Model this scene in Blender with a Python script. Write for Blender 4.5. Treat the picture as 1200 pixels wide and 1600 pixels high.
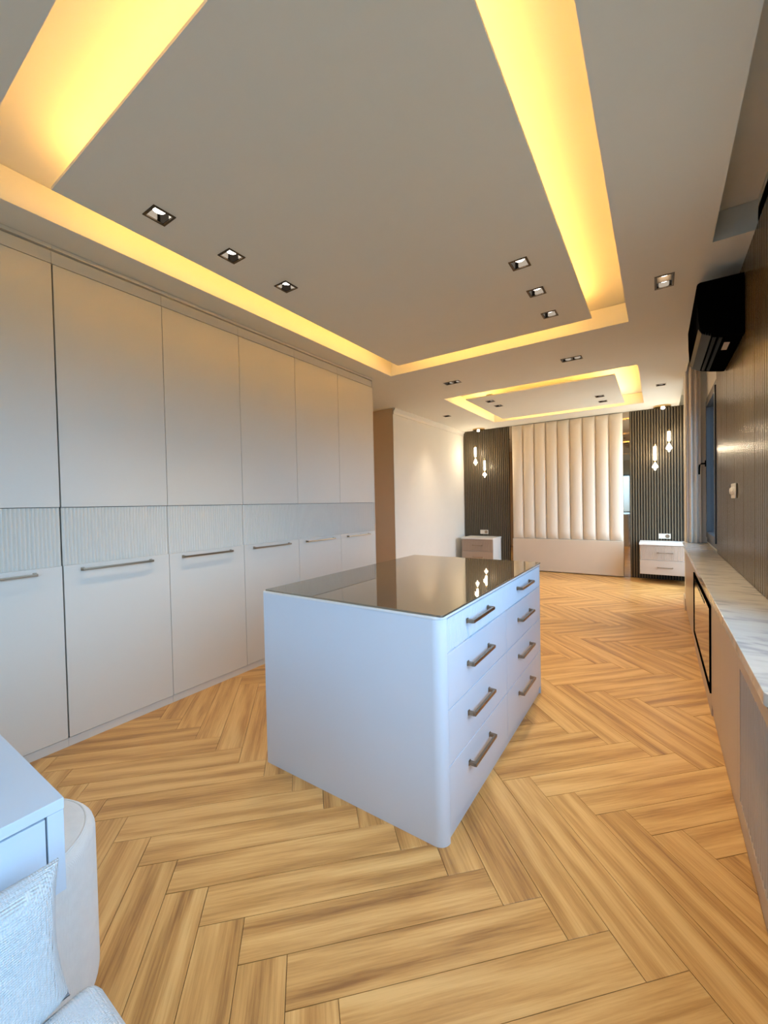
import bpy, bmesh, math, random
from mathutils import Vector, Matrix, Euler

random.seed(7)
for o in list(bpy.data.objects):
    bpy.data.objects.remove(o, do_unlink=True)
SC = bpy.context.scene
COL = SC.collection

# ------------------------------------------------------------------ camera
CAM_H = 1.35
YAW, PITCH, ROLL, FPX = 0.593528608, 0.0200177426, 0.0210188642, 635.600626
fw = Vector((-math.sin(YAW) * math.cos(PITCH), math.cos(YAW) * math.cos(PITCH), -math.sin(PITCH)))
rt = Vector((math.cos(YAW), math.sin(YAW), 0.0))
dn = fw.cross(rt)
rt2 = math.cos(ROLL) * rt + math.sin(ROLL) * dn
dn2 = -math.sin(ROLL) * rt + math.cos(ROLL) * dn
cam_data = bpy.data.cameras.new('camera')
cam = bpy.data.objects.new('camera', cam_data)
COL.objects.link(cam)
cam.matrix_world = Matrix(((rt2.x, -dn2.x, -fw.x, 0), (rt2.y, -dn2.y, -fw.y, 0), (rt2.z, -dn2.z, -fw.z, CAM_H), (0, 0, 0, 1)))
cam_data.sensor_fit = 'HORIZONTAL'
cam_data.sensor_width = 36.0
cam_data.lens = FPX / 1200.0 * 36.0
cam_data.clip_start = 0.02
SC.camera = cam

# ------------------------------------------------------------------ colour management
SC.view_settings.view_transform = 'Standard'
SC.view_settings.look = 'None'
SC.view_settings.gamma = 1.0
SC.view_settings.use_curve_mapping = False
SC.view_settings.exposure = 0.06
SC.cycles.max_bounces = 7
SC.cycles.diffuse_bounces = 4
SC.cycles.glossy_bounces = 3
SC.cycles.transmission_bounces = 3
SC.cycles.caustics_reflective = False
SC.cycles.caustics_refractive = False
SC.cycles.use_adaptive_sampling = True
SC.cycles.adaptive_threshold = 0.07

# ------------------------------------------------------------------ light levels
SKY_STRENGTH = 7.5
SKY_COLOR = (0.40, 0.66, 1.0)
GROUND_COLOR = (0.12, 0.13, 0.12)
LED_COLOR = (1.0, 0.53, 0.12)
LED_STRENGTH = 38.0
SPOT_POWER = 60.0
LAMP_COLOR = (1.0, 0.82, 0.58)

world = bpy.data.worlds.new('world')
SC.world = world
world.use_nodes = True
wn = world.node_tree.nodes
wl = world.node_tree.links
for n in list(wn):
    wn.remove(n)
w_out = wn.new('ShaderNodeOutputWorld')
w_bg = wn.new('ShaderNodeBackground')
w_tc = wn.new('ShaderNodeTexCoord')
w_sep = wn.new('ShaderNodeSeparateXYZ')
w_mr = wn.new('ShaderNodeMapRange')
w_mr.inputs[1].default_value = -0.05
w_mr.inputs[2].default_value = 0.05
w_mix = wn.new('ShaderNodeMix')
w_mix.data_type = 'RGBA'
w_mix.inputs[6].default_value = (*GROUND_COLOR, 1)
w_mix.inputs[7].default_value = (*SKY_COLOR, 1)
wl.new(w_tc.outputs['Generated'], w_sep.inputs[0])
wl.new(w_sep.outputs['Z'], w_mr.inputs[0])
wl.new(w_mr.outputs[0], w_mix.inputs[0])
wl.new(w_mix.outputs[2], w_bg.inputs['Color'])
w_bg.inputs['Strength'].default_value = SKY_STRENGTH
wl.new(w_bg.outputs[0], w_out.inputs[0])

# ------------------------------------------------------------------ room measures
CEIL = 2.835
XR, XL = 0.47, -3.42            # right wall face, left wall face
YF, YB = 8.15, -2.30            # far wall face, back wall face
WF = -2.80                      # wardrobe fronts
HALL0, HALL1, HALLX = 3.96, 5.37, -5.0
WIN_A = (-1.70, 2.56, 0.845, 2.55)   # y0 y1 z0 z1, right wall, beside the camera
WIN_B = (4.95, 5.93, 0.845, 2.47)
WIN_C = (6.48, 8.06, 0.10, 2.60)
WIN_D = (-1.60, -0.10, 0.80, 2.30)   # x0 x1 z0 z1, back wall


def portal(name, loc, rot, sx, sy):
    d = bpy.data.lights.new(name, 'AREA')
    d.shape = 'RECTANGLE'
    d.size, d.size_y = sx, sy
    d.cycles.is_portal = True
    o = bpy.data.objects.new(name, d)
    COL.objects.link(o)
    o.location = loc
    o.rotation_euler = rot
    return o


for nm, w in (('window_portal', WIN_A), ('window_portal', WIN_B), ('window_portal', WIN_C)):
    portal(nm, (XR + 0.21, (w[0] + w[1]) / 2, (w[2] + w[3]) / 2), Euler((0, math.radians(90), 0)), w[3] - w[2], w[1] - w[0])
portal('window_portal', ((WIN_D[0] + WIN_D[1]) / 2, YB - 0.21, (WIN_D[2] + WIN_D[3]) / 2), Euler((math.radians(90), 0, 0)), WIN_D[1] - WIN_D[0], WIN_D[3] - WIN_D[2])


far_day = bpy.data.lights.new('far_window_daylight', 'AREA')
far_day.shape = 'RECTANGLE'
far_day.size, far_day.size_y = 2.4, 1.6
far_day.energy = 55.0
far_day.color = (1.0, 0.95, 0.88)
fdo = bpy.data.objects.new('far_window_daylight', far_day)
COL.objects.link(fdo)
fdo.location = (XR + 0.45, (WIN_C[0] + WIN_C[1]) / 2, 1.45)
fdo.rotation_euler = Euler((0, math.radians(90), 0))


# ------------------------------------------------------------------ materials
def nodes_of(m):
    m.use_nodes = True
    nt = m.node_tree
    return nt, nt.nodes, nt.links, nt.nodes['Principled BSDF']


def mat(name, col, rough=0.5, metal=0.0, var=0.04, nscale=6.0, bump=0.0, bscale=200.0, spec=0.5, coat=0.0, ior=1.45, stint=None):
    m = bpy.data.materials.new(name)
    nt, N, L, b = nodes_of(m)
    tc = N.new('ShaderNodeTexCoord')
    nz = N.new('ShaderNodeTexNoise')
    nz.inputs['Scale'].default_value = nscale
    nz.inputs['Detail'].default_value = 4
    L.new(tc.outputs['Object'], nz.inputs['Vector'])
    mx = N.new('ShaderNodeMix')
    mx.data_type = 'RGBA'
    mx.inputs[6].default_value = (*[c * (1 - var) for c in col], 1)
    mx.inputs[7].default_value = (*[min(1, c * (1 + var)) for c in col], 1)
    L.new(nz.outputs['Fac'], mx.inputs[0])
    L.new(mx.outputs[2], b.inputs['Base Color'])
    b.inputs['Roughness'].default_value = rough
    b.inputs['Metallic'].default_value = metal
    b.inputs['Specular IOR Level'].default_value = spec
    b.inputs['Coat Weight'].default_value = coat
    b.inputs['IOR'].default_value = ior
    if stint: b.inputs['Specular Tint'].default_value = (*stint, 1)
    b.inputs['Coat Roughness'].default_value = 0.08
    if bump:
        n2 = N.new('ShaderNodeTexNoise')
        n2.inputs['Scale'].default_value = bscale
        L.new(tc.outputs['Object'], n2.inputs['Vector'])
        bp = N.new('ShaderNodeBump')
        bp.inputs['Strength'].default_value = bump
        bp.inputs['Distance'].default_value = 0.002
        L.new(n2.outputs['Fac'], bp.inputs['Height'])
        L.new(bp.outputs[0], b.inputs['Normal'])
    return m


def emis(name, col, s):
    m = bpy.data.materials.new(name)
    nt, N, L, b = nodes_of(m)
    b.inputs['Base Color'].default_value = (*col, 1)
    b.inputs['Emission Color'].default_value = (*col, 1)
    b.inputs['Emission Strength'].default_value = s
    return m


def fabric(name, col, scale=420.0, bump=0.6):
    m = mat(name, col, 0.9, var=0.06, nscale=40)
    nt, N, L, b = nodes_of(m)
    b.inputs['Sheen Weight'].default_value = 0.3
    tc = N.new('ShaderNodeTexCoord')
    hs = []
    for d in ('X', 'Y', 'Z'):
        w = N.new('ShaderNodeTexWave')
        w.wave_type = 'BANDS'
        w.bands_direction = d
        w.inputs['Scale'].default_value = scale / 6.0
        w.inputs['Distortion'].default_value = 1.5
        w.inputs['Detail'].default_value = 1
        L.new(tc.outputs['Object'], w.inputs['Vector'])
        hs.append(w)
    a1 = N.new('ShaderNodeMath'); a1.operation = 'ADD'
    a2 = N.new('ShaderNodeMath'); a2.operation = 'ADD'
    L.new(hs[0].outputs['Fac'], a1.inputs[0]); L.new(hs[1].outputs['Fac'], a1.inputs[1])
    L.new(a1.outputs[0], a2.inputs[0]); L.new(hs[2].outputs['Fac'], a2.inputs[1])
    bp = N.new('ShaderNodeBump')
    bp.inputs['Strength'].default_value = bump
    bp.inputs['Distance'].default_value = 0.0015
    L.new(a2.outputs[0], bp.inputs['Height'])
    L.new(bp.outputs[0], b.inputs['Normal'])
    return m


def wood_floor():
    m = bpy.data.materials.new('oak_plank')
    nt, N, L, b = nodes_of(m)
    uv = N.new('ShaderNodeUVMap'); uv.uv_map = 'grain'
    rn = N.new('ShaderNodeAttribute'); rn.attribute_name = 'rnd'
    def mapped(sx, sy):
        mp = N.new('ShaderNodeMapping')
        mp.inputs['Scale'].default_value = (sx, sy, 1)
        L.new(uv.outputs[0], mp.inputs[0])
        return mp
    # broad streaks along the plank
    n1 = N.new('ShaderNodeTexNoise'); n1.inputs['Scale'].default_value = 1.0; n1.inputs['Detail'].default_value = 3
    L.new(mapped(1.2, 22.0).outputs[0], n1.inputs['Vector'])
    # fine fibres
    n2 = N.new('ShaderNodeTexNoise'); n2.inputs['Scale'].default_value = 1.0; n2.inputs['Detail'].default_value = 5
    n2.inputs['Roughness'].default_value = 0.65
    L.new(mapped(5.0, 120.0).outputs[0], n2.inputs['Vector'])
    # cathedral figure
    wv = N.new('ShaderNodeTexWave'); wv.wave_type = 'BANDS'; wv.bands_direction = 'Y'
    wv.inputs['Scale'].default_value = 1.0; wv.inputs['Distortion'].default_value = 7.0
    wv.inputs['Detail'].default_value = 2.5; wv.inputs['Detail Scale'].default_value = 1.2
    L.new(mapped(0.9, 2.6).outputs[0], wv.inputs['Vector'])
    def mathn(op, a, bb):
        x = N.new('ShaderNodeMath'); x.operation = op
        for i, v in enumerate((a, bb)):
            if isinstance(v, (int, float)): x.inputs[i].default_value = v
            else: L.new(v, x.inputs[i])
        return x.outputs[0]
    s = mathn('MULTIPLY', n1.outputs['Fac'], 0.52)
    s = mathn('ADD', s, mathn('MULTIPLY', n2.outputs['Fac'], 0.46))
    s = mathn('ADD', s, mathn('MULTIPLY', wv.outputs['Fac'], 0.15))
    s = mathn('ADD', s, mathn('MULTIPLY', mathn('SUBTRACT', rn.outputs['Fac'], 0.5), 0.12))
    cr = N.new('ShaderNodeValToRGB')
    e = cr.color_ramp.elements
    e[0].position = 0.335; e[0].color = (0.27, 0.118, 0.034, 1)
    e[1].position = 0.74; e[1].color = (0.70, 0.425, 0.158, 1)
    k = cr.color_ramp.elements.new(0.475); k.color = (0.46, 0.235, 0.068, 1)
    k = cr.color_ramp.elements.new(0.59); k.color = (0.59, 0.325, 0.106, 1)
    L.new(s, cr.inputs[0])
    L.new(cr.outputs[0], b.inputs['Base Color'])
    b.inputs['Roughness'].default_value = 0.33
    b.inputs['Specular IOR Level'].default_value = 0.45
    bp = N.new('ShaderNodeBump'); bp.inputs['Strength'].default_value = 0.12; bp.inputs['Distance'].default_value = 0.001
    L.new(n2.outputs['Fac'], bp.inputs['Height'])
    L.new(bp.outputs[0], b.inputs['Normal'])
    return m


def marble():
    m = bpy.data.materials.new('pale_veined_marble')
    nt, N, L, b = nodes_of(m)
    tc = N.new('ShaderNodeTexCoord')
    mp = N.new('ShaderNodeMapping'); mp.inputs['Scale'].default_value = (3.0, 9.0, 3.0)
    mp.inputs['Rotation'].default_value = (0, 0, 0.25)
    L.new(tc.outputs['Object'], mp.inputs[0])
    nz = N.new('ShaderNodeTexNoise'); nz.inputs['Scale'].default_value = 1.6; nz.inputs['Detail'].default_value = 8
    nz.inputs['Distortion'].default_value = 0.8
    L.new(mp.outputs[0], nz.inputs['Vector'])
    cr = N.new('ShaderNodeValToRGB')
    e = cr.color_ramp.elements
    e[0].position = 0.34; e[0].color = (0.40, 0.37, 0.34, 1)
    e[1].position = 0.66; e[1].color = (0.60, 0.55, 0.47, 1)
    k = cr.color_ramp.elements.new(0.46); k.color = (0.56, 0.51, 0.44, 1)
    L.new(nz.outputs['Fac'], cr.inputs[0])
    L.new(cr.outputs[0], b.inputs['Base Color'])
    b.inputs['Roughness'].default_value = 0.12
    return m


def thin_glass(name, tint, gloss=0.12):
    m = bpy.data.materials.new(name)
    m.use_nodes = True
    N, L = m.node_tree.nodes, m.node_tree.links
    for n in list(N): N.remove(n)
    out = N.new('ShaderNodeOutputMaterial')
    tr = N.new('ShaderNodeBsdfTransparent'); tr.inputs[0].default_value = (*tint, 1)
    gl = N.new('ShaderNodeBsdfGlossy'); gl.inputs['Roughness'].default_value = 0.02
    lwt = N.new('ShaderNodeLayerWeight'); lwt.inputs['Blend'].default_value = 0.5
    pw = N.new('ShaderNodeMath'); pw.operation = 'POWER'; pw.inputs[1].default_value = 4.0
    L.new(lwt.outputs['Facing'], pw.inputs[0])
    lw = N.new('ShaderNodeMath'); lw.operation = 'MULTIPLY_ADD'; lw.inputs[1].default_value = 0.6; lw.inputs[2].default_value = 0.03
    L.new(pw.outputs[0], lw.inputs[0])
    mx = N.new('ShaderNodeMixShader')
    L.new(lw.outputs[0], mx.inputs[0]); L.new(tr.outputs[0], mx.inputs[1]); L.new(gl.outputs[0], mx.inputs[2])
    L.new(mx.outputs[0], out.inputs[0])
    return m


M = dict(
    paint=mat('ceiling_paint', (0.80, 0.785, 0.72), 0.8, bump=0.05, var=0.015),
    wallpaint=mat('wall_paint', (0.80, 0.76, 0.68), 0.75, bump=0.08, var=0.02),
    hallpaint=mat('hall_paint', (0.78, 0.57, 0.36), 0.8, var=0.02),
    lacquer=mat('wardrobe_lacquer', (0.69, 0.63, 0.54), 0.38, var=0.01),
    islacquer=mat('island_lacquer', (0.67, 0.70, 0.755), 0.33, var=0.01),
    edge=mat('pale_edge_band', (0.80, 0.77, 0.74), 0.4, var=0.01),
    nightl=mat('nightstand_lacquer', (0.42, 0.32, 0.245), 0.4, var=0.015),
    nightw=mat('nightstand_white', (0.78, 0.75, 0.70), 0.35, var=0.01),
    side=mat('sideboard_lacquer', (0.47, 0.365, 0.275), 0.32, var=0.015),
    carcass=mat('carcass_dark', (0.05, 0.045, 0.04), 0.7),
    bronze=mat('champagne_metal', (0.34, 0.26, 0.18), 0.30, 1.0, var=0.05),
    darkbronze=mat('dark_bronze_trim', (0.10, 0.065, 0.035), 0.4, 0.6),
    black=mat('black_housing', (0.006, 0.006, 0.007), 0.35),
    chromeblack=mat('black_mirror_reflector', (0.05, 0.045, 0.04), 0.12, 1.0),
    blackplastic=mat('black_plastic', (0.002, 0.002, 0.002), 0.45, var=0.1, spec=0.0),
    greyplastic=mat('dark_grey_plastic', (0.012, 0.0125, 0.014), 0.35, spec=0.02),
    slat=mat('dark_slat', (0.125, 0.098, 0.062), 0.40, var=0.08, nscale=20),
    slatback=mat('slat_backing', (0.012, 0.009, 0.006), 0.6),
    slatr=mat('glossy_olive_slat', (0.095, 0.064, 0.027), 0.27, var=0.06, nscale=15, spec=0.32, stint=(1.0, 0.78, 0.5)),
    leather=mat('cream_leather', (0.80, 0.70, 0.57), 0.5, bump=0.15, bscale=350, var=0.02),
    leatherbase=mat('shaded_leather', (0.66, 0.55, 0.43), 0.5, bump=0.15, bscale=350, var=0.02),  # headboard leather darkened for the lower panel, which the coves light less
    mirror=mat('bronze_mirror', (0.45, 0.36, 0.27), 0.03, 1.0, var=0.02),
    topglass=mat('smoked_black_glass', (0.29, 0.23, 0.155), 0.02, 0.6, var=0.05, spec=1.0, ior=2.1),
    fireglass=mat('black_fireplace_glass', (0.012, 0.010, 0.008), 0.04, spec=0.9, coat=0.8),
    marble=marble(),
    oak=wood_floor(),
    joint=mat('floor_joint', (0.24, 0.13, 0.055), 0.7),
    curtain=fabric('beige_curtain', (0.88, 0.77, 0.66), 900, 0.08),
    frame=mat('anthracite_frame', (0.035, 0.033, 0.034), 0.35),
    whiteplastic=mat('white_plastic', (0.75, 0.70, 0.60), 0.3),
    glass=thin_glass('window_glass', (0.92, 0.95, 0.96)),
    linen=fabric('white_linen', (0.72, 0.73, 0.72), 480, 0.9),
    boucle=fabric('cream_upholstery', (0.80, 0.76, 0.70), 700, 0.35),
    desk=mat('white_desk_lacquer', (0.63, 0.67, 0.72), 0.35, var=0.01),
    gold=mat('brushed_gold', (0.66, 0.46, 0.22), 0.25, 1.0),
    led=emis('led_glow', LED_COLOR, LED_STRENGTH * 0.92),
    led_far=emis('led_glow_far', LED_COLOR, LED_STRENGTH * 1.6),
    lamp=emis('downlight_glow', (1.0, 0.92, 0.80), 9.0),
    tube=emis('pendant_tube_glow', (1.0, 0.86, 0.62), 9.0),
    crystal=emis('lit_crystal', (1.0, 0.90, 0.74), 2.2),
    wire=mat('black_wire', (0.02, 0.018, 0.015), 0.5),
    skirting=mat('cream_skirting', (0.74, 0.64, 0.50), 0.45),
    sticker=mat('pale_sticker', (0.55, 0.50, 0.47), 0.5),
)


# ------------------------------------------------------------------ mesh helpers
def world_loc(p):
    v = Vector((0, 0, 0))
    while p is not None:
        v += p.location
        p = p.parent
    return v


WEIGHTED = {'end_panel', 'slat', 'flap'}


class MB:
    def __init__(self):
        self.v, self.f = [], []

    def box(self, x0, x1, y0, y1, z0, z1):
        n = len(self.v)
        self.v += [(x0, y0, z0), (x1, y0, z0), (x1, y1, z0), (x0, y1, z0), (x0, y0, z1), (x1, y0, z1), (x1, y1, z1), (x0, y1, z1)]
        self.f += [tuple(n + i for i in q) for q in ((0, 3, 2, 1), (4, 5, 6, 7), (0, 1, 5, 4), (1, 2, 6, 5), (2, 3, 7, 6), (3, 0, 4, 7))]
        return self

    def prism(self, poly, axis, a, b):
        """poly: 2D points; axis: the extrusion axis. x -> (y,z), y -> (x,z), z -> (x,y)"""
        def mk(p, t):
            return {'x': (t, p[0], p[1]), 'y': (p[0], t, p[1]), 'z': (p[0], p[1], t)}[axis]
        n, k = len(self.v), len(poly)
        self.v += [mk(p, a) for p in poly] + [mk(p, b) for p in poly]
        self.f.append(tuple(n + i for i in range(k - 1, -1, -1)))
        self.f.append(tuple(n + k + i for i in range(k)))
        for i in range(k):
            j = (i + 1) % k
            self.f.append((n + i, n + j, n + k + j, n + k + i))
        return self

    def lathe(self, prof, c, seg=24, axis='z'):
        """prof: (radius, height) from bottom to top, closed with caps"""
        n = len(self.v)
        for r, h in prof:
            for i in range(seg):
                a = 2 * math.pi * i / seg
                p = (r * math.cos(a), r * math.sin(a), h)
                if axis == 'x': p = (h, p[0], p[1])
                if axis == 'y': p = (p[1], h, p[0])
                self.v.append((c[0] + p[0], c[1] + p[1], c[2] + p[2]))
        for k in range(len(prof) - 1):
            for i in range(seg):
                j = (i + 1) % seg
                self.f.append((n + k * seg + i, n + k * seg + j, n + (k + 1) * seg + j, n + (k + 1) * seg + i))
        self.f.append(tuple(n + i for i in range(seg - 1, -1, -1)))
        e = n + (len(prof) - 1) * seg
        self.f.append(tuple(e + i for i in range(seg)))
        return self

    def tube(self, pts, r, seg=8):
        n = len(self.v)
        P = [Vector(p) for p in pts]
        for i, p in enumerate(P):
            t = (P[min(i + 1, len(P) - 1)] - P[max(i - 1, 0)]).normalized()
            u = t.cross(Vector((0.13, 0.2, 1)) if abs(t.z) < 0.9 else Vector((1, 0, 0))).normalized()
            w = t.cross(u)
            for k in range(seg):
                a = 2 * math.pi * k / seg
                self.v.append(tuple(p + r * (math.cos(a) * u + math.sin(a) * w)))
        for i in range(len(P) - 1):
            for k in range(seg):
                j = (k + 1) % seg
                self.f.append((n + i * seg + k, n + i * seg + j, n + (i + 1) * seg + j, n + (i + 1) * seg + k))
        self.f.append(tuple(n + k for k in range(seg - 1, -1, -1)))
        e = n + (len(P) - 1) * seg
        self.f.append(tuple(e + k for k in range(seg)))
        return self

    def build(self, name, m, parent=None, bevel=0.0, bseg=2, smooth=True, angle=35):
        o0 = world_loc(parent)
        me = bpy.data.meshes.new(name)
        me.from_pydata([tuple(Vector(p) - o0) for p in self.v], [], self.f)
        bm = bmesh.new(); bm.from_mesh(me)
        bmesh.ops.recalc_face_normals(bm, faces=bm.faces)
        if bevel:
            ed = [e for e in bm.edges if e.is_manifold and e.calc_face_angle(0) > 0.6]
            bmesh.ops.bevel(bm, geom=ed, offset=bevel, segments=bseg, profile=0.5, affect='EDGES', clamp_overlap=True)
        bm.to_mesh(me); bm.free()
        if smooth:
            me.shade_smooth()
            me.set_sharp_from_angle(angle=math.radians(angle))
        me.materials.append(M[m] if isinstance(m, str) else m)
        o = bpy.data.objects.new(name, me)
        COL.objects.link(o)
        o.parent = parent
        if smooth and (bevel or name in WEIGHTED):
            md = o.modifiers.new('weighted_normals', 'WEIGHTED_NORMAL')
            md.keep_sharp = True
            md.weight = 100
        return o


def box(name, m, b, parent=None, bevel=0.0, **k):
    return MB().box(*b).build(name, m, parent, bevel, **k)


def thing(name, label, cat, loc, group=None):
    o = bpy.data.objects.new(name, None)
    COL.objects.link(o)
    o.empty_display_size = 0.1
    o.location = loc
    o['label'] = label
    o['category'] = cat
    if group: o['group'] = group
    return o


def tag(o, label, cat, group=None):
    o['label'] = label; o['category'] = cat
    if group: o['group'] = group
    return o


def struct(o):
    o['kind'] = 'structure'
    return o


def slab(axis, u0, u1, v0, v1, t0, t1, holes):
    """flat slab with rectangular through holes; u,v are the two other axes in x,y,z order"""
    us = sorted({u0, u1, *[min(max(h[0], u0), u1) for h in holes], *[min(max(h[1], u0), u1) for h in holes]})
    vs = sorted({v0, v1, *[min(max(h[2], v0), v1) for h in holes], *[min(max(h[3], v0), v1) for h in holes]})
    mb = MB()
    idx = {}
    def P(i, j, k):
        if (i, j, k) not in idx:
            t = (t0, t1)[k]
            a, b = us[i], vs[j]
            idx[(i, j, k)] = len(mb.v)
            mb.v.append({'x': (t, a, b), 'y': (a, t, b), 'z': (a, b, t)}[axis])
        return idx[(i, j, k)]
    nu, nv = len(us) - 1, len(vs) - 1
    def solid(i, j):
        if i < 0 or j < 0 or i >= nu or j >= nv: return False
        a, b = (us[i] + us[i + 1]) / 2, (vs[j] + vs[j + 1]) / 2
        return not any(h[0] < a < h[1] and h[2] < b < h[3] for h in holes)
    for i in range(nu):
        for j in range(nv):
            if not solid(i, j): continue
            mb.f.append((P(i, j, 0), P(i + 1, j, 0), P(i + 1, j + 1, 0), P(i, j + 1, 0)))
            mb.f.append((P(i, j, 1), P(i, j + 1, 1), P(i + 1, j + 1, 1), P(i + 1, j, 1)))
            if not solid(i - 1, j): mb.f.append((P(i, j, 0), P(i, j + 1, 0), P(i, j + 1, 1), P(i, j, 1)))
            if not solid(i + 1, j): mb.f.append((P(i + 1, j, 0), P(i + 1, j, 1), P(i + 1, j + 1, 1), P(i + 1, j + 1, 0)))
            if not solid(i, j - 1): mb.f.append((P(i, j, 0), P(i, j, 1), P(i + 1, j, 1), P(i + 1, j, 0)))
            if not solid(i, j + 1): mb.f.append((P(i, j + 1, 0), P(i + 1, j + 1, 0), P(i + 1, j + 1, 1), P(i, j + 1, 1)))
    return mb


# ------------------------------------------------------------------ ceiling
# (x, y, size x, size y, lamps, label)
DL = [
    (-2.088, 1.115, 1, 'x', 'square recessed downlight nearest the camera in the row beside the wardrobes'),
    (-2.084, 1.534, 1, 'x', 'middle square recessed downlight of the row beside the wardrobes'),
    (-2.082, 1.957, 1, 'x', 'farthest square recessed downlight of the row beside the wardrobes'),
    (-0.710, 2.630, 1, 'x', 'nearest of three square downlights along the right edge of the large ceiling panel'),
    (-0.710, 3.050, 1, 'x', 'middle of three square downlights along the right edge of the large ceiling panel'),
    (-0.710, 3.475, 1, 'x', 'farthest of three square downlights along the right edge of the large ceiling panel'),
    (0.043, 3.430, 2, 'y', 'twin recessed downlight in the ceiling beside the black air conditioner'),
    (-0.748, 4.700, 2, 'x', 'twin recessed downlight between the two lit coves, nearer the window side'),
    (-2.107, 4.700, 2, 'x', 'twin recessed downlight between the two lit coves, nearer the white wall'),
    (-3.000, 6.440, 1, 'x', 'single recessed downlight in the ceiling close to the white left wall'),
    (0.040, 6.494, 1, 'x', 'single recessed downlight in the ceiling before the beige curtain'),
    (-2.053, 5.917, 1, 'x', 'left front downlight of the four in the small far ceiling panel'),
    (-2.048, 6.275, 1, 'x', 'left rear downlight of the four in the small far ceiling panel'),
    (-0.690, 6.640, 1, 'x', 'right front downlight of the four in the small far ceiling panel'),
    (-0.687, 7.015, 1, 'x', 'right rear downlight of the four in the small far ceiling panel'),
    (0.043, 1.00, 2, 'y', 'unseen twin downlight added in the ceiling close above the camera'),  # out-of-view lamp, added to brighten the floor near the camera
]
HS = 0.046                      # half opening of one lamp


def dl_half(n, d):
    a, b = HS, HS + (0.045 if n == 2 else 0)
    return (b, a) if d == 'x' else (a, b)


COVE1 = (-2.575, -0.197, 0.49, 4.02)
PL1 = (-2.32, -0.443, 0.742, 3.765)
COVE2 = (-2.545, -0.178, 5.36, 7.54)
PL2 = (-2.315, -0.422, 5.62, 7.33)
POCKETS = [(0.272, XR, -1.9, 3.085), (0.285, XR, 4.75, 6.02), (0.285, XR, 6.36, YF)]


def inside(p, r):
    return r[0] < p[0] < r[1] and r[2] < p[1] < r[3]


dl_holes = []
for x, y, n, d, lb in DL:
    hx, hy = dl_half(n, d)
    dl_holes.append((x - hx, x + hx, y - hy, y + hy))
main_holes = [COVE1, COVE2] + POCKETS + [h for h, q in zip(dl_holes, DL) if not inside(q, PL1) and not inside(q, PL2)]
CT = 3.00                       # top of the recesses
ceiling = struct(slab('z', HALLX - 0.1, XR + 0.2, YB - 0.2, YF + 0.2, CEIL, CT, main_holes).build('ceiling', 'paint', smooth=False))
box('upper_slab', 'paint', (HALLX - 0.1, XR + 0.2, YB - 0.2, YF + 0.2, CT + 0.002, CT + 0.06), ceiling, smooth=False)
for PLT in (PL1, PL2):
    hs = [h for h, q in zip(dl_holes, DL) if inside(q, PLT)]
    pnl = slab('z', *PLT, CEIL, CEIL + 0.014, hs).build('floating_panel', 'paint', ceiling, smooth=False)
    i0, z0, z1, w = 0.085, CEIL + 0.015, CEIL + 0.029, 0.012
    x0, x1, y0, y1 = PLT[0] + i0, PLT[1] - i0, PLT[2] + i0, PLT[3] - i0
    for b in ((x0, x0 + w, y0, y1), (x1 - w, x1, y0, y1), (x0 + w, x1 - w, y0, y0 + w), (x0 + w, x1 - w, y1 - w, y1)):
        box('led_strip', 'led' if PLT is PL1 else 'led_far', (*b, z0, z1), pnl, smooth=False)

for (x, y, n, d, lb), h in zip(DL, dl_holes):
    t = thing('recessed_downlight', lb, 'downlight', (x, y, CEIL), 'recessed ceiling downlights')
    hx, hy = dl_half(n, d)
    fr = slab('z', x - hx - 0.010, x + hx + 0.010, y - hy - 0.010, y + hy + 0.010, CEIL - 0.004, CEIL - 0.0005, [(x - hx + .002, x + hx - .002, y - hy + .002, y + hy - .002)])
    fr.build('frame', 'darkbronze', t, smooth=False)
    hb = slab('z', x - hx + .001, x + hx - .001, y - hy + .001, y + hy - .001, CEIL, CEIL + 0.090, [(x - hx + .004, x + hx - .004, y - hy + .004, y + hy - .004)])
    hb.box(x - hx + .001, x + hx - .001, y - hy + .001, y + hy - .001, CEIL + 0.090, CEIL + 0.094)
    hb.build('housing', 'chromeblack', t, smooth=False)
    offs = [0] if n == 1 else [-0.045, 0.045]
    if n == 2:
        if d == 'x': box('divider', 'darkbronze', (x - .004, x + .004, y - hy + .005, y + hy - .005, CEIL - .002, CEIL + .05), t)
        else: box('divider', 'darkbronze', (x - hx + .005, x + hx - .005, y - .004, y + .004, CEIL - .002, CEIL + .05), t)
    for q in offs:
        cx, cy = (x + q, y) if d == 'x' else (x, y + q)
        MB().lathe([(0.024, 0.023), (0.030, 0.026), (0.031, 0.088)], (cx, cy, CEIL), 20).build('lamp', 'lamp', t)
        ld = bpy.data.lights.new('downlight_beam', 'SPOT')
        ld.energy = SPOT_POWER * (0.9 if x > 0 and y < 2 else 0.6 if y < 2.2 else 0.72 if y < 4.0 else 0.6 if n == 2 else 0.95 if x < -2.9 else 0.85)
        ld.color = LAMP_COLOR
        ld.spot_size = math.radians(75)
        ld.spot_blend = 0.8
        ld.shadow_soft_size = 0.03
        lo = bpy.data.objects.new('downlight_beam', ld)
        COL.objects.link(lo)
        lo.parent = t
        lo.location = Vector((cx, cy, CEIL + 0.017)) - t.location

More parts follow.
